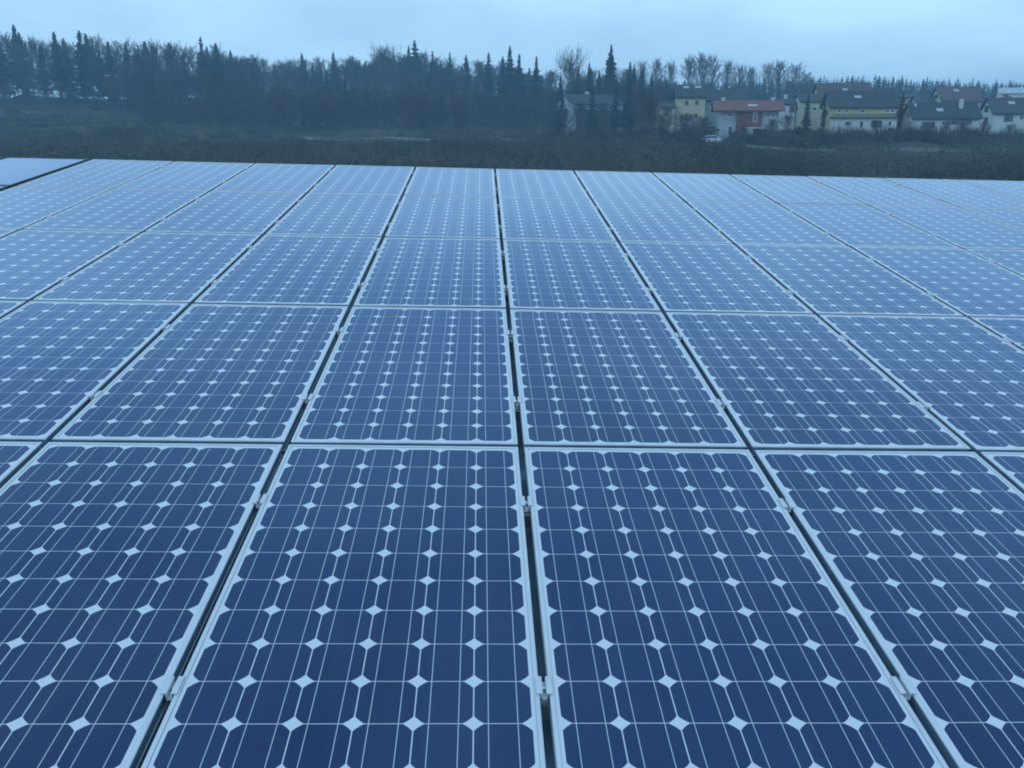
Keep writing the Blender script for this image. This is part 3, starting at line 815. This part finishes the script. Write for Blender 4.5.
# red-roofed house
H, I = house('red-tiled house with grey walls and a dark red middle bay', 719, 778, 102, 110, 139, 164, 9, 716, 'grey', 'red',
      [('f', 727, 733, 112, 117), ('f', 728, 733, 126, 135), ('f', 765, 769, 112.5, 118), ('f', 770.5, 774, 112.5, 118), ('f', 722, 724.5, 112, 117)],
      chim=[(774, 99, M_CHIMW), (723, 99, M_CHIMW)], skyl=[(752, .35, 2.2)], over=1.0)
z, fx = I['z'], I['fx']
rw = strip_box(H, 'red_bay', M_W['red'], fx(736), fx(761), -.5, -.02, 0, z(110.6))
fm, pm = MB(), MB(); xa, xb, z0, z1 = fx(752.5), fx(756.5), z(122), z(112)
for q in ((xa, xb, z0, z0 + .09), (xa, xb, z1 - .09, z1), (xa, xa + .09, z0 + .09, z1 - .09), (xb - .09, xb, z0 + .09, z1 - .09)): fm.box(q[0], q[1], -.57, -.503, q[2], q[3])
pm.box(xa + .09, xb - .09, -.54, -.505, z0 + .09, z1 - .09)
wo = fm.build('window', M_FRAME, H); pm.build('pane', M_PANE, wo)
porch = strip_box(H, 'porch_wall', M_W['white'], fx(746), fx(752), -2.6, -.502, 0, z(128.5))
strip_box(H, 'porch_roof', M_FRAME, fx(745), fx(768), -2.9, -.503, z(128.3), z(127.4))
# house in the trees left
H, I = house('low house with long dark roof half hidden among spruces', 573, 622, 95, 104, 120, 205, 8, 556, 'grey', 'char',
      [('f', 577, 585, 108, 113), ('f', 594, 600, 106, 109), ('f', 608, 617, 105.5, 109), ('g', .3, .5, 108, 114, 'dark')], chim=[(596, 92, M_CHIMW)])
strip_box(H, 'boarding', M_TRIM, I['fx'](576), I['fx'](622), -.14, -.002, 0, I['z'](109.5))

# carport and parked car
cp = at(696, 134, 160); zg = gz(cp.x, 160)
carport = empty('carport', (cp.x, 160, zg)); tag(carport, 'low open carport with flat dark roof left of the red-roofed house', 'carport')
wc = at(717, 134, 160).x - cp.x; hz = max(at(700, 132.5, 160).z - zg, 2.2)
b = MB(); b.box(-.3, wc + .3, -.3, 4.8, hz, hz + .22); b.box(-.34, wc + .34, -.34, -.302, hz - .08, hz + .3); b.build('roof', M_TRIM, carport)
for x in (0, wc):
    for y in (0, 4.5):
        b = MB(); b.box(x - .08, x + .08, y - .08, y + .08, -.6, hz - .002); b.build('post', M_TRIM, carport)
def car(px, Y, label):
    x = (px - 512) / F * CP * Y; o = empty('parked_car', (x, Y, gz(x, Y) + .02), R(4)); tag(o, label, 'car')
    b = MB()
    prof = [(-2.15, .35), (-2.18, .62), (-2.05, .86), (-1.15, .95), (1.75, .98), (2.1, .92), (2.15, .6), (2.1, .35)]
    n = len(prof)
    b.add([(p, s * .86, q) for s in (-1, 1) for p, q in prof], [(i, (i + 1) % n, (i + 1) % n + n, i + n) for i in range(n)] + [tuple(range(n))[::-1], tuple(range(n, 2 * n))])
    rp = [(-1.15, .95), (-.45, 1.42), (1.2, 1.46), (1.85, .98)]
    b.add([(p, s * (.84 if q < 1 else .66), q + .002) for s in (-1, 1) for p, q in rp], [(0, 1, 5, 4), (1, 2, 6, 5), (2, 3, 7, 6), (3, 2, 1, 0), (4, 5, 6, 7)])
    body = b.build('body', M_CARW, o); bevel(body, .05, 2)
    for s in (-1, 1):
        g = MB(); g.add([(-.98, s * .845, 1.02), (-.42, s * .70, 1.37), (1.12, s * .69, 1.40), (1.6, s * .845, 1.03)], [(0, 1, 2, 3) if s > 0 else (3, 2, 1, 0)]); g.build('side_window', M_CARG, o)
        for xx in (-1.35, 1.35):
            t = MB(); t.tube((xx, s * .70, .32), (xx, s * .89, .32), .32, .32, 16); w_ = t.build('wheel', M_TYRE, o)
            t = MB(); t.tube((xx, s * .885, .32), (xx, s * .90, .32), .19, .19, 12); t.build('rim', M_STEELG, w_)
    g = MB(); g.add([(-1.10, -.78, 1.0), (-1.10, .78, 1.0), (-.50, .63, 1.405), (-.50, -.63, 1.405)], [(3, 2, 1, 0)]); g.build('windscreen', M_CARG, o)
    return o
car(709, 157, 'white parked car standing in front of the carport')
# delineator post by the lane
x, y = xy(618, 160.5 - 2.2); b = MB(); b.box(-.07, .07, -.05, .05, -.2, 1.05); b.box(-.075, .075, -.055, .055, .8, .95, 1)
o = b.build('marker_post', [M_POSTW, M_TYRE]); o.location = (x, y, gz(x, y)); bevel(o, .015); tag(o, 'small white roadside marker post below the dark wood', 'post')
# conical garden evergreens, shrubs and bare trees round the houses
def garden(px, Y, top, kind, label, wide=1.0):
    if kind == 'bare': tree_px('bare_tree', BAR[random.randrange(5)], px, top, Y, 17, label, 'tree', None, wide)
    elif kind == 'spruce': tree_px('spruce_tree', SPR[random.choice((0, 2))], px, top, Y, 20, label, 'tree', None, wide)
garden(806, 176, 95, 'spruce', 'narrow dark conifer squeezed between narrow cream house and big brown roof', .9)
garden(823, 171, 92, 'spruce', 'dark slim conifer at the left gable of the yellow house', .5)
garden(900, 172, 92, 'spruce', 'dark conifer between the yellow house and the low white house', .9)
garden(876, 158, 118, 'bare', 'bare garden tree before the white ground floor of the yellow house', 1.2)
garden(947, 153, 119, 'bare', 'bare garden tree before the middle of the low white house', 1.3)
garden(963, 154, 122, 'bare', 'bare garden tree before the right half of the low white house', 1.3)
garden(744, 156, 124, 'bare', 'bare tree before the white porch of the red-roofed house', 1.3)
garden(772, 156, 118, 'bare', 'bare tree before the right corner of the red-roofed house', 1.4)
garden(787, 160, 112, 'bare', 'bare tree between the red-roofed house and the cream house', 1.4)
garden(668, 172, 104, 'bare', 'bare tree before the small beige house', 1.2)
garden(650, 176, 96, 'bare', 'bare tree left of the small beige house', 1.2)
garden(684, 172, 112, 'bare', 'bare tree before the foot of the ochre house', 1.4)
garden(580, 197, 100, 'bare', 'bare tree before the left part of the half-hidden low house', 1.5)
garden(604, 197, 101, 'bare', 'bare tree before the right part of the half-hidden low house', 1.5)
garden(615, 195, 92, 'spruce', 'dark spruce before the right part of the half-hidden low house', 1.1)
garden(565, 188, 107, 'bare', 'bare low tree before the gable of the half-hidden low house', 1.5)
garden(558, 186, 112, 'spruce', 'low dark spruce at the gable foot of the half-hidden low house', 1.3)
garden(662, 168, 113, 'bare', 'bare low tree at the foot of the small beige house', 1.7)
garden(690, 170, 112, 'bare', 'bare low tree before the right half of the ochre house', 1.6)
garden(704, 168, 114, 'bare', 'bare low tree between the ochre house and the carport', 1.6)
garden(562, 195, 92, 'spruce', 'dark spruce at the left end of the half-hidden low house', .9)
garden(592, 196, 88, 'spruce', 'dark spruce before the middle of the half-hidden low house', .9)
garden(628, 192, 78, 'spruce', 'dark spruce at the right end of the half-hidden low house', 1.0)
garden(640, 186, 84, 'bare', 'bare tree right of the half-hidden low house', 1.2)
garden(848, 134, 136, 'bare', 'bare tree on the slope below the yellow house', 1.4)
garden(884, 136, 131, 'bare', 'bare tree on the slope below the right half of the yellow house', 1.3)
garden(1010, 150, 122, 'bare', 'bare tree below the house at the right photo edge', 1.4)
garden(985, 152, 120, 'bare', 'bare tree between the low white house and its right neighbour', 1.2)
BM = [bush_mesh(200 + i, 3.0, 1.9, 420) for i in range(4)]
HM = [bush_mesh(100 + i, 2.2, 1.5, 420, M_EVERG, True) for i in range(3)]
for k, (px, Y, label) in enumerate(((737, 158, 'dark round shrub before the red bay of the red-roofed house'), (765, 159, 'dark round shrub under the porch roof of the red-roofed house'),
        (822, 158, 'shrub at the foot of the yellow gable'), (838, 156, 'shrub before the left windows of the yellow house'), (862, 156, 'shrub before the middle of the yellow house'),
        (893, 157, 'shrub at the right foot of the yellow house'), (912, 155, 'shrub at the left foot of the low white house'), (930, 154, 'shrub below the wide window of the low white house'),
        (975, 155, 'shrub at the right foot of the low white house'), (1003, 158, 'shrub before the house at the right photo edge'), (800, 168, 'shrub before the narrow cream house'))):
    x, y = xy(px, Y); o = link('garden_shrub', HM[k % 3]); o.location = (x, y, gz(x, y) - .1); o.rotation_euler = (0, 0, k); s = U(.8, 1.2); o.scale = (s * 1.2, s, s)
    tag(o, label, 'shrub', 'shrubs round the houses')

for k in range(66):
    px = 640 + k * 8.6 + U(-3, 3); Y = U(149, 156)
    if 703 < px < 724: continue
    if k >= 46: px = 548 + (k - 46) * 8 + U(-3, 3); Y = U(166, 178)
    x, y = xy(px, Y)
    o = link('leafless_shrub', BM[k % 4]); o.location = (x, y, gz(x, y) - .1); o.rotation_euler = (0, 0, U(0, 6)); s_ = U(.7, 1.35); o.scale = (s_ * 1.15, s_, s_)
    tag(o, 'leafless brown shrub in the tangled row below the houses', 'shrub', 'leafless shrubs below the houses')

# ------------------------------------------------------------------ haze
b = MB(); b.box(-900, 900, -120, 1000, -40, 48)
hz_ = b.build('haze', []) if False else link('haze', b.mesh('haze', []))
hm = bpy.data.materials.new('haze'); hm.use_nodes = True; nt = hm.node_tree; nt.nodes.clear()
out = nt.nodes.new('ShaderNodeOutputMaterial'); pv = nt.nodes.new('ShaderNodeVolumePrincipled')
pv.inputs['Color'].default_value = (.46, .75, 1.0, 1); pv.inputs['Density'].default_value = .0010; pv.inputs['Anisotropy'].default_value = .2
nt.links.new(pv.outputs[0], out.inputs['Volume'])
hz_.data.materials.clear(); hz_.data.materials.append(hm); tag(hz_, 'blue evening haze', 'haze', None, 'stuff')

# ------------------------------------------------------------------ sky and light
SUN_EL, SUN_AZ = R(33), R(216)      # sun behind cloud, behind the camera to the left
wd = bpy.data.worlds.new('World'); sc.world = wd; wd.use_nodes = True
nt = wd.node_tree; N = nt.nodes; L = nt.links; bg = N['Background']
sky = N.new('ShaderNodeTexSky'); sky.sky_type = 'NISHITA'; sky.sun_disc = False
sky.sun_elevation = SUN_EL; sky.sun_rotation = SUN_AZ; sky.altitude = 400; sky.ozone_density = 2.5; sky.dust_density = .6
tc = N.new('ShaderNodeTexCoord'); mp = N.new('ShaderNodeMapping'); mp.inputs['Scale'].default_value = (1.3, 1.3, 4.5); mp.inputs['Rotation'].default_value = (.08, .12, .4)
L.new(tc.outputs['Generated'], mp.inputs[0])
n1 = N.new('ShaderNodeTexNoise'); n1.inputs['Scale'].default_value = 2.6; n1.inputs['Detail'].default_value = 7; n1.inputs['Roughness'].default_value = .48
L.new(mp.outputs[0], n1.inputs['Vector'])
rp = N.new('ShaderNodeValToRGB'); L.new(n1.outputs[0], rp.inputs[0])
rp.color_ramp.elements[0].position = .38; rp.color_ramp.elements[0].color = (.50, .80, 1.12, 1)
rp.color_ramp.elements[1].position = .62; rp.color_ramp.elements[1].color = (.65, 1.03, 1.34, 1)
sv = N.new('ShaderNodeVectorMath'); sv.operation = 'SCALE'; sv.inputs['Scale'].default_value = 10.0
L.new(rp.outputs[0], sv.inputs[0])
sep = N.new('ShaderNodeSeparateXYZ'); L.new(tc.outputs['Generated'], sep.inputs[0])
er = N.new('ShaderNodeMapRange'); er.inputs[1].default_value = .12; er.inputs[2].default_value = .6; L.new(sep.outputs[2], er.inputs[0])
hi = N.new('ShaderNodeMix'); hi.data_type = 'RGBA'; hi.blend_type = 'MULTIPLY'; L.new(er.outputs[0], hi.inputs[0])
L.new(sv.outputs[0], hi.inputs[6]); hi.inputs[7].default_value = (.93, .98, 1.0, 1)
mx = N.new('ShaderNodeMix'); mx.data_type = 'RGBA'; mx.inputs[0].default_value = .93
L.new(sky.outputs[0], mx.inputs[6]); L.new(hi.outputs[2], mx.inputs[7])
L.new(mx.outputs[2], bg.inputs[0]); bg.inputs[1].default_value = .1
sl = bpy.data.lights.new('sun', 'SUN'); sl.energy = .5; sl.angle = R(25); sl.color = (.50, .78, 1.0)
so = bpy.data.objects.new('sun', sl); C.objects.link(so)
so.rotation_euler = Vector((-.55, -.75, .62)).to_track_quat('Z', 'Y').to_euler()
so.location = (0, 0, 60)

sc.view_settings.view_transform = 'Standard'; sc.view_settings.look = 'None'; sc.view_settings.gamma = 1; sc.view_settings.exposure = 0
sc.view_settings.use_curve_mapping = False
sc.cycles.filter_width = 1.9
sc.cycles.max_bounces = 6; sc.cycles.volume_bounces = 1; sc.cycles.diffuse_bounces = 3
